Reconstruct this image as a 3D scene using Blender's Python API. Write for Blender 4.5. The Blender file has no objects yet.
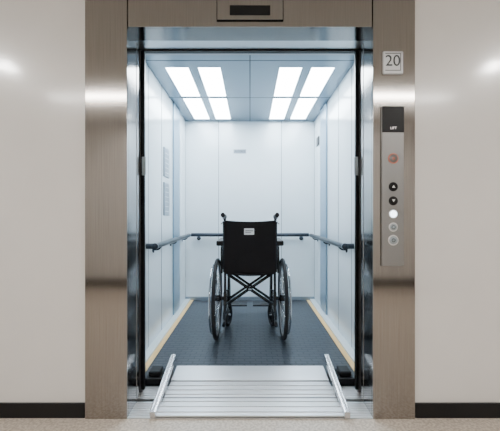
import bpy, bmesh, math
from mathutils import Vector, Matrix

S = bpy.context.scene
COL = S.collection

# ---------------------------------------------------------------- materials
def mat(name, color, rough=0.5, metal=0.0, coat=0.0, emit=None, estr=0.0, spec=0.5, noise=None, bump=None):
    m = bpy.data.materials.new(name); m.use_nodes = True
    nt = m.node_tree; p = nt.nodes["Principled BSDF"]
    p.inputs["Base Color"].default_value = (*color, 1)
    p.inputs["Roughness"].default_value = rough
    p.inputs["Metallic"].default_value = metal
    p.inputs["Coat Weight"].default_value = coat
    p.inputs["Coat Roughness"].default_value = 0.13
    p.inputs["Specular IOR Level"].default_value = spec
    if emit:
        p.inputs["Emission Color"].default_value = (*emit, 1)
        p.inputs["Emission Strength"].default_value = estr
    tc = nt.nodes.new("ShaderNodeTexCoord")
    mp = nt.nodes.new("ShaderNodeMapping")
    nt.links.new(tc.outputs["Object"], mp.inputs["Vector"])
    if noise:   # (scale, vec, color2, lo, hi)
        sc, vec, c2, lo, hi = noise
        mp.inputs["Scale"].default_value = vec
        n = nt.nodes.new("ShaderNodeTexNoise"); n.inputs["Scale"].default_value = sc
        n.inputs["Detail"].default_value = 4
        nt.links.new(mp.outputs[0], n.inputs["Vector"])
        r = nt.nodes.new("ShaderNodeValToRGB")
        r.color_ramp.elements[0].position = lo; r.color_ramp.elements[1].position = hi
        r.color_ramp.elements[0].color = (*color, 1); r.color_ramp.elements[1].color = (*c2, 1)
        nt.links.new(n.outputs["Fac"], r.inputs["Fac"])
        nt.links.new(r.outputs["Color"], p.inputs["Base Color"])
        if bump:
            b = nt.nodes.new("ShaderNodeBump"); b.inputs["Strength"].default_value = bump
            b.inputs["Distance"].default_value = 0.002
            nt.links.new(n.outputs["Fac"], b.inputs["Height"])
            nt.links.new(b.outputs[0], p.inputs["Normal"])
    return m

M = {}
M['paint'] = mat("wall_paint", (.70,.68,.655), .30, coat=.9, noise=(3,(1,1,1),(.72,.70,.675),.4,.6))
M['corr_ceil'] = mat("ceiling_paint", (.75,.74,.72), .8)
M['base'] = mat("baseboard_black", (.006,.006,.007), .4, spec=.3)
M['terrazzo'] = mat("terrazzo", (.44,.375,.31), .35, noise=(70,(1,1,1),(.64,.57,.49),.40,.60))
M['steel'] = mat("brushed_steel", (.305,.283,.262), .10, 1.0, noise=(5,(60,1,.6),(.37,.345,.322),.3,.7), bump=.012)
M['steel_jamb'] = mat("brushed_steel_jamb", (.26,.25,.245), .14, 1.0, noise=(6,(60,60,1),(.32,.31,.30),.3,.7))
M['steel_light'] = mat("satin_steel", (.60,.61,.63), .33, 1.0)
M['alu'] = mat("aluminium", (.64,.65,.67), .38, .85, noise=(8,(1,60,1),(.72,.73,.75),.3,.7))
M['bar'] = mat("ramp_side_bar_steel", (.68,.69,.71), .25, .95)
M['alu_dark'] = mat("aluminium_dark", (.26,.26,.27), .4, .9)
M['black'] = mat("black_plastic", (.006,.006,.007), .4, spec=.25)
M['blackmatte'] = mat("black_gap", (.004,.004,.005), .8, spec=.1)
M['carwall'] = mat("car_wall_laminate", (.72,.815,.875), .2, coat=.4, noise=(2,(1,1,1),(.745,.84,.90),.4,.6))
M['carpil'] = mat("car_pilaster", (.24,.36,.47), .3, .4)
M['seam'] = mat("panel_seam", (.16,.21,.26), .6)
M['carceil'] = mat("car_ceiling_metal", (.145,.195,.24), .28, .6)
M['carplate'] = mat("car_plate", (.30,.36,.42), .35, .6)
M['yellow'] = mat("yellow_strip", (.82,.56,.25), .5)
M['rail'] = mat("handrail_dark", (.025,.035,.048), .3, .6)
M['lamp'] = mat("lamp_diffuser", (.9,.95,1), .5, emit=(.84,.935,1.0), estr=24)
M['corrlamp'] = mat("corridor_lamp", (1,.98,.95), .5, emit=(1,.965,.92), estr=66)
M['corrdown'] = mat("corridor_downlight", (1,.98,.95), .5, emit=(1,.97,.93), estr=330)
M['fabric'] = mat("black_nylon", (.004,.004,.0055), .6, spec=.2, noise=(200,(1,1,1),(.007,.007,.009),.4,.6), bump=.2)
M['frame'] = mat("wheelchair_frame_black", (.008,.009,.011), .22, .2)
M['tyre'] = mat("tyre_rubber", (.014,.015,.018), .7, spec=.3)
M['chrome'] = mat("chrome", (.55,.57,.60), .15, 1.0)
M['tag'] = mat("white_tag", (.75,.78,.80), .6)
M['panel'] = mat("call_panel_steel", (.27,.267,.265), .42, .8)
M['red'] = mat("red_led", (.3,.3,.3), .4, emit=(1,.9,.88), estr=1.0)
M['blueled'] = mat("lit_button", (.7,.85,1), .4, emit=(.75,.9,1), estr=6)
M['ring'] = mat("button_ring", (.75,.75,.75), .3, .7)
M['redring'] = mat("button_ring_red", (.60,.20,.15), .4, .2)
M['ink'] = mat("dark_ink", (.03,.035,.04), .6)
M['face'] = mat("button_face_grey", (.36,.42,.46), .4, .4)
M['signplate'] = mat("sign_plate", (.56,.57,.585), .4, .4)

def rubber():
    m = bpy.data.materials.new("ribbed_rubber"); m.use_nodes = True
    nt = m.node_tree; p = nt.nodes["Principled BSDF"]
    tc = nt.nodes.new("ShaderNodeTexCoord")
    br = nt.nodes.new("ShaderNodeTexBrick")
    br.inputs["Scale"].default_value = 1
    br.inputs["Brick Width"].default_value = .09
    br.inputs["Row Height"].default_value = .045
    br.inputs["Mortar Size"].default_value = .007
    br.inputs["Mortar Smooth"].default_value = .5
    br.inputs["Color1"].default_value = (.042,.051,.064,1)
    br.inputs["Color2"].default_value = (.052,.063,.078,1)
    br.inputs["Mortar"].default_value = (.024,.030,.039,1)
    nt.links.new(tc.outputs["Object"], br.inputs["Vector"])
    nt.links.new(br.outputs["Color"], p.inputs["Base Color"])
    b = nt.nodes.new("ShaderNodeBump"); b.inputs["Strength"].default_value = .5
    b.inputs["Distance"].default_value = .003; b.invert = True
    nt.links.new(br.outputs["Fac"], b.inputs["Height"])
    nt.links.new(b.outputs[0], p.inputs["Normal"])
    p.inputs["Roughness"].default_value = .38
    return m
M['rubber'] = rubber()

# ---------------------------------------------------------------- mesh builder
class B:
    def __init__(s): s.bm = bmesh.new(); s.mats = []
    def mi(s, k):
        if k not in s.mats: s.mats.append(k)
        return s.mats.index(k)
    def _merge(s, b2, k, smooth=False):
        i = s.mi(k)
        for f in b2.faces: f.material_index = i; f.smooth = smooth
        me = bpy.data.meshes.new("tmp"); b2.to_mesh(me); b2.free()
        s.bm.from_mesh(me); bpy.data.meshes.remove(me)
    def box(s, x0,x1,y0,y1,z0,z1,k,bev=0, mtx=None, seg=2):
        b = bmesh.new(); bmesh.ops.create_cube(b, size=1)
        for v in b.verts:
            v.co = Vector(((x0+x1)/2+v.co.x*(x1-x0),(y0+y1)/2+v.co.y*(y1-y0),(z0+z1)/2+v.co.z*(z1-z0)))
        if bev: bmesh.ops.bevel(b, geom=b.edges[:], offset=bev, segments=seg, affect='EDGES', profile=.5)
        if mtx: b.transform(mtx)
        bmesh.ops.recalc_face_normals(b, faces=b.faces)
        s._merge(b, k)
    def hexa(s, pts, k):
        b = bmesh.new(); v = [b.verts.new(p) for p in pts]
        for f in ((0,3,2,1),(4,5,6,7),(0,1,5,4),(1,2,6,5),(2,3,7,6),(3,0,4,7)):
            b.faces.new([v[i] for i in f])
        bmesh.ops.recalc_face_normals(b, faces=b.faces)
        s._merge(b, k)
    def cyl(s, p0, p1, r, k, n=20, r2=None):
        p0=Vector(p0); p1=Vector(p1); d=p1-p0
        b = bmesh.new()
        bmesh.ops.create_cone(b, cap_ends=True, segments=n, radius1=r, radius2=(r if r2 is None else r2), depth=d.length)
        b.transform(Matrix.Translation((p0+p1)/2) @ d.to_track_quat('Z','Y').to_matrix().to_4x4())
        s._merge(b, k, True)
    def torus(s, c, axis, R, r, k, n=48, m=10, flat=1.0):
        b = bmesh.new(); q = Vector(axis).to_track_quat('Z','Y').to_matrix().to_4x4()
        vs=[]
        for i in range(n):
            a=2*math.pi*i/n; row=[]
            for j in range(m):
                t=2*math.pi*j/m
                row.append(b.verts.new(((R+r*math.cos(t))*math.cos(a),(R+r*math.cos(t))*math.sin(a),r*flat*math.sin(t))))
            vs.append(row)
        for i in range(n):
            for j in range(m):
                b.faces.new((vs[i][j],vs[(i+1)%n][j],vs[(i+1)%n][(j+1)%m],vs[i][(j+1)%m]))
        b.transform(Matrix.Translation(Vector(c)) @ q)
        s._merge(b, k, True)
    def tube(s, pts, r, k, rad=0.0, n=3, res=6):
        P=[Vector(p) for p in pts]; out=[P[0]]
        for i in range(1,len(P)-1):
            a,b_,c=P[i-1],P[i],P[i+1]
            if rad>0:
                d1=(a-b_); d2=(c-b_); rr=min(rad,d1.length*.48,d2.length*.48)
                s1=b_+d1.normalized()*rr; s2=b_+d2.normalized()*rr
                for t in range(7):
                    t/=6; out.append(s1*(1-t)**2+b_*2*t*(1-t)+s2*t*t)
            else: out.append(b_)
        out.append(P[-1])
        cu=bpy.data.curves.new("t",'CURVE'); cu.dimensions='3D'
        sp=cu.splines.new('POLY'); sp.points.add(len(out)-1)
        for i,p in enumerate(out): sp.points[i].co=(*p,1)
        cu.bevel_depth=r; cu.bevel_resolution=res-2; cu.use_fill_caps=True
        ob=bpy.data.objects.new("t",cu); COL.objects.link(ob)
        bpy.context.view_layer.update()
        dg=bpy.context.evaluated_depsgraph_get()
        me=bpy.data.meshes.new_from_object(ob.evaluated_get(dg))
        b=bmesh.new(); b.from_mesh(me)
        s._merge(b,k,True)
        bpy.data.objects.remove(ob); bpy.data.meshes.remove(me); bpy.data.curves.remove(cu)
    def text(s, body, size, loc, k, ext=.0008):
        cu=bpy.data.curves.new("t",'FONT'); cu.body=body; cu.size=size; cu.extrude=ext
        cu.align_x='CENTER'; cu.align_y='CENTER'
        ob=bpy.data.objects.new("t",cu); COL.objects.link(ob)
        bpy.context.view_layer.update()
        dg=bpy.context.evaluated_depsgraph_get()
        me=bpy.data.meshes.new_from_object(ob.evaluated_get(dg))
        b=bmesh.new(); b.from_mesh(me)
        b.transform(Matrix.Translation(Vector(loc)) @ Matrix.Rotation(math.pi/2,4,'X'))
        s._merge(b,k)
        bpy.data.objects.remove(ob); bpy.data.meshes.remove(me); bpy.data.curves.remove(cu)
    def done(s, name, parent=None):
        me=bpy.data.meshes.new(name); s.bm.to_mesh(me); s.bm.free()
        for k in s.mats: me.materials.append(M[k])
        ob=bpy.data.objects.new(name,me); COL.objects.link(ob)
        if parent: ob.parent=parent
        return ob

def empty(name, loc=(0,0,0)):
    e=bpy.data.objects.new(name,None); COL.objects.link(e); e.location=loc; e.empty_display_size=.1
    return e

# ---------------------------------------------------------------- corridor shell
W=3.5; X=4.2; H=2.7
b=B(); b.box(-X,-.93,0,.12,0,H,'paint'); b.box(.93,X,0,.12,0,H,'paint'); b.box(-.93,.93,0,.12,2.50,H,'paint'); b.done("wall_front")
b=B(); b.box(-X,X,-W-.1,-W,0,H,'paint'); b.done("wall_back")
b=B(); b.box(-X-.1,-X,-W-.1,.12,0,H,'paint'); b.done("wall_left")
b=B(); b.box(X,X+.1,-W-.1,.12,0,H,'paint'); b.done("wall_right")
b=B(); b.box(-X-.1,X+.1,-W-.1,0,-.1,0,'terrazzo'); b.done("floor")
b=B(); b.box(-X-.1,X+.1,-W-.1,.12,H,H+.1,'corr_ceil'); b.done("ceiling")
b=B(); b.box(-X,-.945,-.014,0,0,.085,'base',.003); b.box(.945,X,-.014,0,0,.085,'base',.003); b.done("baseboard_front")
b=B(); b.box(-X,X,-W,-W+.014,0,.14,'base',.003); b.done("baseboard_back")
b=B(); b.box(-X,-X+.014,-W+.014,-.014,0,.085,'base',.003); b.done("baseboard_left")
b=B(); b.box(X-.014,X,-W+.014,-.014,0,.085,'base',.003); b.done("baseboard_right")

for sx in (-1,1):
    b=B(); b.cyl((sx*2.5,-1.47,H-.012),(sx*2.5,-1.47,H),.10,'steel_light',32)
    b.cyl((sx*2.5,-1.47,H-.016),(sx*2.5,-1.47,H-.010),.085,'corrdown',32); b.done("ceiling_downlight")
    b=B(); x0,x1=sorted((sx*1.35,sx*2.55))
    b.box(x0,x1,-2.35,-2.19,H-.05,H,'steel_light',.004)
    b.box(x0+.02,x1-.02,-2.335,-2.205,H-.056,H-.045,'corrlamp'); b.done("linear_ceiling_lamp")
b=B(); b.box(-.6,.6,-3.0,-2.86,H-.05,H,'steel_light',.004); b.box(-.58,.58,-2.985,-2.875,H-.056,H-.045,'corrlamp'); b.done("linear_ceiling_lamp")  # unseen middle lamp, added to even out the corridor light

# ---------------------------------------------------------------- elevator portal
fr=empty("elevator_door_frame")
b=B()
for s in (-1,1):
    x0,x1=sorted((s*.70,s*.94)); b.box(x0,x1,-.022,.0,0,2.5,'steel',.003)
    x0,x1=sorted((s*.70,s*.93)); b.box(x0,x1,0,.13,0,2.5,'steel_jamb')
b.done("side_columns",fr)
b=B(); b.box(-.695,.695,-.019,.0,2.235,2.5,'steel',.002); b.box(-.70,.70,0,.13,2.235,2.5,'steel_jamb'); b.done("header",fr)
b=B()
for s in (-1,1):
    def bx(a,c,y0,y1,z0,z1,k,bev=0):
        x0,x1=sorted((s*a,s*c)); b.box(x0,x1,y0,y1,z0,z1,k,bev)
    bx(.725,.93,.13,.15,0,2.5,'blackmatte')
    bx(.703,.90,.15,.19,.012,2.234,'steel_jamb',.003)
    bx(.725,.93,.19,.235,0,2.234,'blackmatte')
    bx(.696,.90,.238,.262,.012,2.234,'alu_dark',.003)
    bx(.684,.71,.238,.260,.03,2.23,'black',.003)
    bx(.73,.93,.262,.32,0,2.5,'blackmatte')
    bx(.674,.70,.234,.2375,1.42,1.54,'face',.001)
b.done("door_edges",fr)
b=B(); b.box(-.73,.73,.13,.235,2.236,2.5,'steel_light'); b.box(-.73,.73,.235,.32,2.25,2.5,'blackmatte')
b.box(-.70,.70,.238,.262,2.226,2.25,'black',.002); b.box(-.70,.70,.264,.268,2.238,2.255,'alu'); b.done("door_track",fr)
b=B(); b.box(-.70,.70,-.02,.145,-.04,.006,'alu')
for i in range(6): b.box(-.70,.70,.0+i*.024,.008+i*.024,.006,.009,'alu')
b.box(-.72,.72,.145,.175,-.05,-.01,'blackmatte')
b.box(-.72,.72,.175,.33,-.04,.006,'alu')
for i in range(5): b.box(-.72,.72,.185+i*.028,.195+i*.028,.006,.009,'alu')
b.done("sills",fr)

b=B(); b.box(-.19,.19,-.026,-.019,2.267,2.45,'blackmatte',.001)
b.box(-.186,.186,-.030,-.025,2.271,2.446,'steel',.001)
b.box(-.115,.115,-.034,-.029,2.295,2.350,'black',.003); 
b.done("floor_indicator_display")

# ---------------------------------------------------------------- elevator car
car=empty("elevator_car")
CW=.88; Y0=.33; Y1=2.62; CH=2.45
b=B(); b.box(-CW,CW,Y0,Y1,-.06,0,'rubber'); b.done("car_floor",car)
b=B(); b.box(-CW-.04,-CW,Y0,Y1+.04,-.06,CH,'carwall'); b.box(CW,CW+.04,Y0,Y1+.04,-.06,CH,'carwall')
for s in (-1,1):
    x0,x1=sorted((s*(CW-.018),s*CW)); b.box(x0,x1,1.85,2.16,0.03,CH-.005,'carpil',.003)
    x0,x1=sorted((s*(CW-.0015),s*CW))
    for y in (.95,1.38): b.box(x0,x1,y,y+.010,0,CH,'seam')
    b.box(x0,x1,Y1-.02,Y1-.008,0,CH,'seam')
b.done("car_side_walls",car)
b=B(); b.box(-CW,CW,Y1,Y1+.04,-.06,CH,'carwall')
for x in (-.43,.43): b.box(x-.0035,x+.0035,Y1-.0015,Y1,0,CH,'seam')
b.box(-CW,CW,Y1-.010,Y1,0,.05,'carplate',.002)
b.box(-.225,-.055,Y1-.004,Y1,2.01,2.065,'carplate',.001)
b.text("FLOOR 2",.034,(-.14,Y1-.005,2.037),'ink')
b.done("car_back_wall",car)
b=B()
for s in (-1,1):
    x0,x1=sorted((s*.718,s*.92)); b.box(x0,x1,.32,.375,0.0,CH,'steel_light',.003)
b.box(-.718,.718,.322,.375,2.265,CH,'alu_dark',.002)
b.done("car_front_posts",car)
b=B()
for s in (-1,1):
    x0,x1=sorted((s*.815,s*CW)); b.box(x0,x1,.38,Y1-.011,0,.022,'carwall',.004)
    x0,x1=sorted((s*.773,s*.814)); b.box(x0,x1,.38,Y1-.011,0,.006,'yellow')
b.done("floor_edge_strips",car)
xs=[(-.74,-.54),(-.455,-.26),(.26,.455),(.54,.74)]
ys=[(.98,1.68),(1.74,2.52)]
b=B()
b.box(-CW,CW,Y0,Y1,CH+.03,CH+.06,'carceil')
edges=[-CW]+[v for t in xs for v in t]+[CW]
for i in range(0,len(edges),2): b.box(edges[i],edges[i+1],Y0,Y1,CH,CH+.03,'carceil')
for a,c in xs:
    for y0,y1 in ((Y0,ys[0][0]),(ys[0][1],ys[1][0]),(ys[1][1],Y1)): b.box(a,c,y0,y1,CH,CH+.03,'carceil')
b.box(-CW,CW,1.705,1.715,CH-.001,CH,'ink'); b.box(-.005,.005,Y0,Y1,CH-.001,CH,'ink')
b.box(-CW,CW,.84,.85,CH-.001,CH,'ink')
b.done("car_ceiling",car)
b=B()
for a,c in xs:
    for y0,y1 in ys: b.box(a+.002,c-.002,y0+.002,y1-.002,CH+.004,CH+.029,'lamp')
b.done("ceiling_light_panels",car)
b=B()
b.box(-CW,-CW+.012,1.45,1.66,1.56,1.86,'carplate',.003); b.box(-CW,-CW+.012,1.45,1.66,1.16,1.50,'carplate',.003)
for i in range(5): b.box(-CW+.012,-CW+.013,1.49,1.62,1.60+i*.05,1.606+i*.05,'tag')
for i in range(6): b.box(-CW+.012,-CW+.013,1.49,1.62,1.20+i*.05,1.205+i*.05,'tag')
b.box(CW-.012,CW,2.28,2.42,2.06,2.17,'black',.003)
b.done("notice_plates",car)

# handrails
for s in (-1,1):
    b=B(); xr=s*.80
    b.tube([(s*CW,.90,.90),(xr,.88,.90),(xr,2.44,.90)],.024,'rail',.05)
    b.cyl((xr,.86,.90),(xr,.90,.90),.0265,'rail')
    for y in (1.1,1.75,2.38):
        b.tube([(xr,y,.89),(xr+s*.03,y,.85),(s*CW,y,.85)],.008,'rail',.02); b.cyl((s*(CW-.008),y,.85),(s*CW,y,.85),.028,'rail')
    b.done("handrail")
b=B(); b.tube([(-.79,2.54,.90),(.79,2.54,.90)],.024,'rail')
for x in (-.70,-.25,.25,.70):
    b.tube([(x,2.54,.89),(x,2.57,.85),(x,Y1,.85)],.008,'rail',.02); b.cyl((x,Y1-.008,.85),(x,Y1,.85),.028,'rail')
b.done("handrail")

# ---------------------------------------------------------------- boarding ramp
rp=empty("boarding_ramp")
b=B(); w=.535
def slab(y0,z0,y1,z1,k,t=.008,w=w):
    b.hexa([(-w,y0,z0-t),(w,y0,z0-t),(w,y1,z1-t),(-w,y1,z1-t),(-w,y0,z0),(w,y0,z0),(w,y1,z1),(-w,y1,z1)],k)
slab(-.02,.020,.15,.026,'alu'); slab(.155,.030,.335,.036,'alu'); slab(.34,.042,.52,.058,'alu'); slab(.52,.058,.58,.010,'alu')
for i in range(3):
    y=.01+i*.05; z=.021+i*.002; b.box(-w,w,y,y+.010,z-.002,z+.004,'alu')
for i in range(3):
    y=.18+i*.05; z=.031+i*.002; b.box(-w,w,y,y+.008,z-.002,z+.004,'alu')
b.box(-w,w,.149,.156,.012,.028,'alu_dark'); b.box(-w,w,.333,.341,.012,.038,'alu_dark')
b.done("deck",rp)
b=B()
for s in (-1,1):
    p=[Vector((0,-.035,.030)),Vector((0,.49,.140))]
    d=(p[1]-p[0]); ang=math.atan2(d.z,d.y)
    mt=Matrix.Translation((s*.552,p[0].y,p[0].z)) @ Matrix.Rotation(ang,4,'X')
    b.box(-.017,.017,0,d.length,-.024,.020,'bar',.005,mt,2)
    b.box(-.004,.004,.012,d.length-.012,.0195,.0212,'alu_dark',0,mt)
    b.box(s*.552-.008,s*.552+.008,.40,.44,.012,.115,'alu_dark')
    b.box(s*.552-.008,s*.552+.008,.18,.21,.012,.07,'alu_dark')
b.done("side_bars",rp)
b=B()
for s in (-1,1):
    def bx(a,c,y0,y1,z0,z1,k,bev=0):
        x0,x1=sorted((s*a,s*c)); b.box(x0,x1,y0,y1,z0,z1,k,bev)
    bx(.585,.715,.345,.50,0,.05,'black',.006)
    bx(.62,.70,.37,.47,.05,.085,'black',.008)
b.done("door_guide_blocks",rp)  # black threshold blocks with door guide shoes on top

# ---------------------------------------------------------------- hall call panel and sign
b=B(); yc=-.022
def px(x): return (x-250)/175.5
def pz(y): return 1.16+(215.5-y)/175.5
b.box(px(380.5),px(403),yc-.014,yc,pz(266),pz(107),'panel',.006,seg=3)
b.box(px(381),px(402.6),yc-.017,yc-.013,pz(133),pz(107.6),'black',.003)
b.text("LIFT",.020,(px(392),yc-.018,pz(129)),'red')
for y,k,kk in ((159,'redring','panel'),(187,'black','black'),(201,'black','black'),(214,'ring','blueled'),(227,'ring','face'),(240,'ring','face')):
    c=(px(392),yc-.014,pz(y)); r=.026 if y in(159,240) else .022
    b.torus(c,(0,1,0),r,.004,k,32,8)
    b.cyl((c[0],yc-.014,c[2]),(c[0],yc-.019,c[2]),r-.003,kk,28)
    if y in (187,201): b.text("▲" if y==187 else "▼",.020,(c[0],yc-.0195,c[2]),'ring')
    if y==159: b.cyl((c[0],yc-.0185,c[2]),(c[0],yc-.020,c[2]),.008,'redring')
    if y in (227,240): b.torus((c[0],yc-.019,c[2]),(0,1,0),.009,.0018,'ink',24,6)
b.done("hall_call_panel")
b=B()
b.box(px(382),px(402.5),yc-.008,yc,pz(75),pz(52),'signplate',.008,seg=3)
b.text("20",.088,(px(392),yc-.009,pz(62)),'ink')
for z0,z1 in ((pz(71.4),pz(70.8)),(pz(54.6),pz(54))): b.box(px(384.5),px(400),yc-.0092,yc-.008,z0,z1,'ink')
b.box(px(399.5),px(400),yc-.0092,yc-.008,pz(71.4),pz(54),'ink')
b.done("floor_number_sign")

# ---------------------------------------------------------------- wheelchair  (faces +Y, into the lift)
wc=empty("wheelchair",(0,1.23,0)); wc.scale=(1.09,1.21,1.235)
R=.305
for s in (-1,1):
    b=B(); x=s*.285
    b.torus((x,0,R),(1,0,0),R-.0165,.0165,'tyre',64,12)
    b.torus((x,0,R),(1,0,0),R-.036,.010,'alu_dark',64,8,1.1)
    b.torus((x+s*.035,0,R),(1,0,0),R-.05,.0085,'chrome',64,8)
    b.cyl((x-.028,0,R),(x+.028,0,R),.024,'frame'); b.cyl((x+s*.026,0,R),(x+s*.04,0,R),.012,'chrome')
    for i in range(24):
        a=2*math.pi*i/24; a2=a+(.35 if i%2 else -.35); o=.02 if i%4<2 else -.02
        b.cyl((x+o,.02*math.cos(a2),R+.02*math.sin(a2)),(x,(R-.036)*math.cos(a),R+(R-.036)*math.sin(a)),.0016,'chrome',6)
    for i in range(6):
        a=2*math.pi*(i+.5)/6
        b.cyl((x,(R-.036)*math.cos(a),R+(R-.036)*math.sin(a)),(x+s*.035,(R-.05)*math.cos(a),R+(R-.05)*math.sin(a)),.004,'chrome',8)
    b.done("rear_wheel",wc)
    b=B(); cx=s*.215; cy=.28; ang=.25*s
    ax=Vector((math.cos(ang),math.sin(ang),0))
    b.torus((cx,cy,.096),ax,.079,.017,'tyre',40,10,1.3)
    b.cyl(Vector((cx,cy,.096))-ax*.010,Vector((cx,cy,.096))+ax*.010,.070,'frame',28)
    b.cyl(Vector((cx,cy,.096))-ax*.030,Vector((cx,cy,.096))+ax*.030,.010,'chrome')
    for t in (-1,1):
        b.tube([Vector((cx,cy,.096))+ax*.028*t,Vector((cx,cy+.02,.20))+ax*.028*t,Vector((cx,cy+.03,.215))],.007,'frame',.01)
    b.cyl((cx,cy+.03,.195),(cx,cy+.03,.30),.016,'frame')
    b.done("caster",wc)
b=B()
for s in (-1,1):
    x=s*.215
    b.tube([(x,-.02,.17),(x,-.02,.60),(x,-.055,.925),(x+s*.004,-.17,.94)],.0115,'frame',.04)
    b.tube([(x,-.085,.929),(x+s*.005,-.185,.943)],.0175,'black')
    b.torus((x,-.09,.930),(0,1,0),.014,.006,'black',24,8)
    b.tube([(x+s*.004,-.075,.90),(x+s*.012,-.10,.89),(x+s*.02,-.165,.88)],.005,'chrome',.02)
    b.tube([(x,-.02,.20),(x,.39,.20),(x,.39,.50)],.0115,'frame',.03)
    b.tube([(x,-.02,.49),(x,.40,.49),(x,.50,.36),(x,.56,.12)],.0115,'frame',.08)
    b.cyl((x,0,R),(x+s*.06,0,R),.014,'frame')
    b.box(x-.014,x+.014,-.035,.03,R-.05,R+.05,'frame',.003)
    b.tube([(x+s*.03,-.02,.50),(x+s*.03,-.02,.70),(x+s*.03,.30,.70),(x+s*.03,.30,.50)],.010,'frame',.05)
    xa,xb=sorted((x+s*.012,x+s*.076)); b.box(xa,xb,-.03,.28,.708,.748,'black',.010,seg=3)
    xa,xb=sorted((x+s*.029,x+s*.033)); b.box(xa,xb,.0,.29,.51,.69,'fabric',.001)
    b.tube([(x,-.02,.20),(x,-.13,.15)],.010,'frame'); b.cyl((x,-.11,.16),(x,-.15,.14),.014,'black')
    xa,xb=sorted((s*.03,s*.205)); b.box(xa,xb,.52,.66,.10,.112,'black',.004)
    b.tube([(x,.56,.13),(x,.57,.105),(s*.12,.58,.105)],.009,'frame',.02)
    b.tube([(x+s*.015,.20,.48),(x+s*.04,.24,.52),(x+s*.045,.28,.60)],.006,'chrome',.02); b.cyl((x+s*.045,.275,.585),(x+s*.046,.285,.625),.010,'black')
b.tube([(-.205,.12,.47),(.205,.12,.225)],.013,'frame'); b.tube([(.205,.145,.47),(-.205,.145,.225)],.013,'frame')
b.cyl((0,.10,.348),(0,.165,.348),.014,'chrome')
b.tube([(-.205,.28,.47),(.205,.28,.225)],.011,'frame'); b.tube([(.205,.305,.47),(-.205,.305,.225)],.011,'frame')
b.done("tubular_frame",wc)
def sheet(b,f,nu,nv,th,k):
    m=bmesh.new(); g=[[m.verts.new(f(i/nu,j/nv)) for j in range(nv+1)] for i in range(nu+1)]
    for i in range(nu):
        for j in range(nv): m.faces.new((g[i][j],g[i+1][j],g[i+1][j+1],g[i][j+1]))
    bmesh.ops.recalc_face_normals(m,faces=m.faces)
    bmesh.ops.solidify(m,geom=m.faces[:],thickness=th)
    bmesh.ops.recalc_face_normals(m,faces=m.faces)
    b._merge(m,k,False)
b=B()
def back(u,v):
    x=-.222+.444*u; z=.50+.405*v; c=1-(2*u-1)**2
    y=-.034-.035*max(0,(z-.60)/.32)+.028*c
    return (x,y,z-.012*c*(1 if v>.9 else 0))
sheet(b,back,16,12,.014,'fabric')
for s in (-1,1):
    b.tube([(s*.215,-.026,.51),(s*.215,-.026,.60),(s*.215,-.057,.90)],.017,'fabric',.03)
b.done("backrest",wc)
b=B()
b.box(-.17,.17,-.026,-.016,.515,.70,'fabric',.004)
b.box(-.175,.175,-.030,-.016,.695,.712,'black',.003)
b.box(-.050,.035,-.064,-.040,.795,.842,'tag',.002)
b.box(-.040,.025,-.0655,-.063,.822,.827,'ink'); b.box(-.040,.010,-.0655,-.063,.809,.813,'ink')
b.done("back_pocket_and_label",wc)
b=B()
def seat(u,v):
    x=-.225+.45*u; c=1-(2*u-1)**2
    return (x,-.0+.40*v,.506-.018*c)
sheet(b,seat,14,6,.014,'fabric')
b.box(-.20,.20,.01,.40,.495,.545,'fabric',.018,seg=3)
b.done("seat",wc)

# ---------------------------------------------------------------- world + camera
w=bpy.data.worlds.new("World"); S.world=w; w.use_nodes=True
w.node_tree.nodes["Background"].inputs[0].default_value=(.8,.85,.9,1)
w.node_tree.nodes["Background"].inputs[1].default_value=.2
cam=bpy.data.cameras.new("Camera"); co=bpy.data.objects.new("Camera",cam); COL.objects.link(co)
co.location=(0,-1.9,1.16); co.rotation_euler=(math.pi/2,0,0)
cam.sensor_width=36; cam.lens=330/500*36; cam.clip_start=.02
S.camera=co
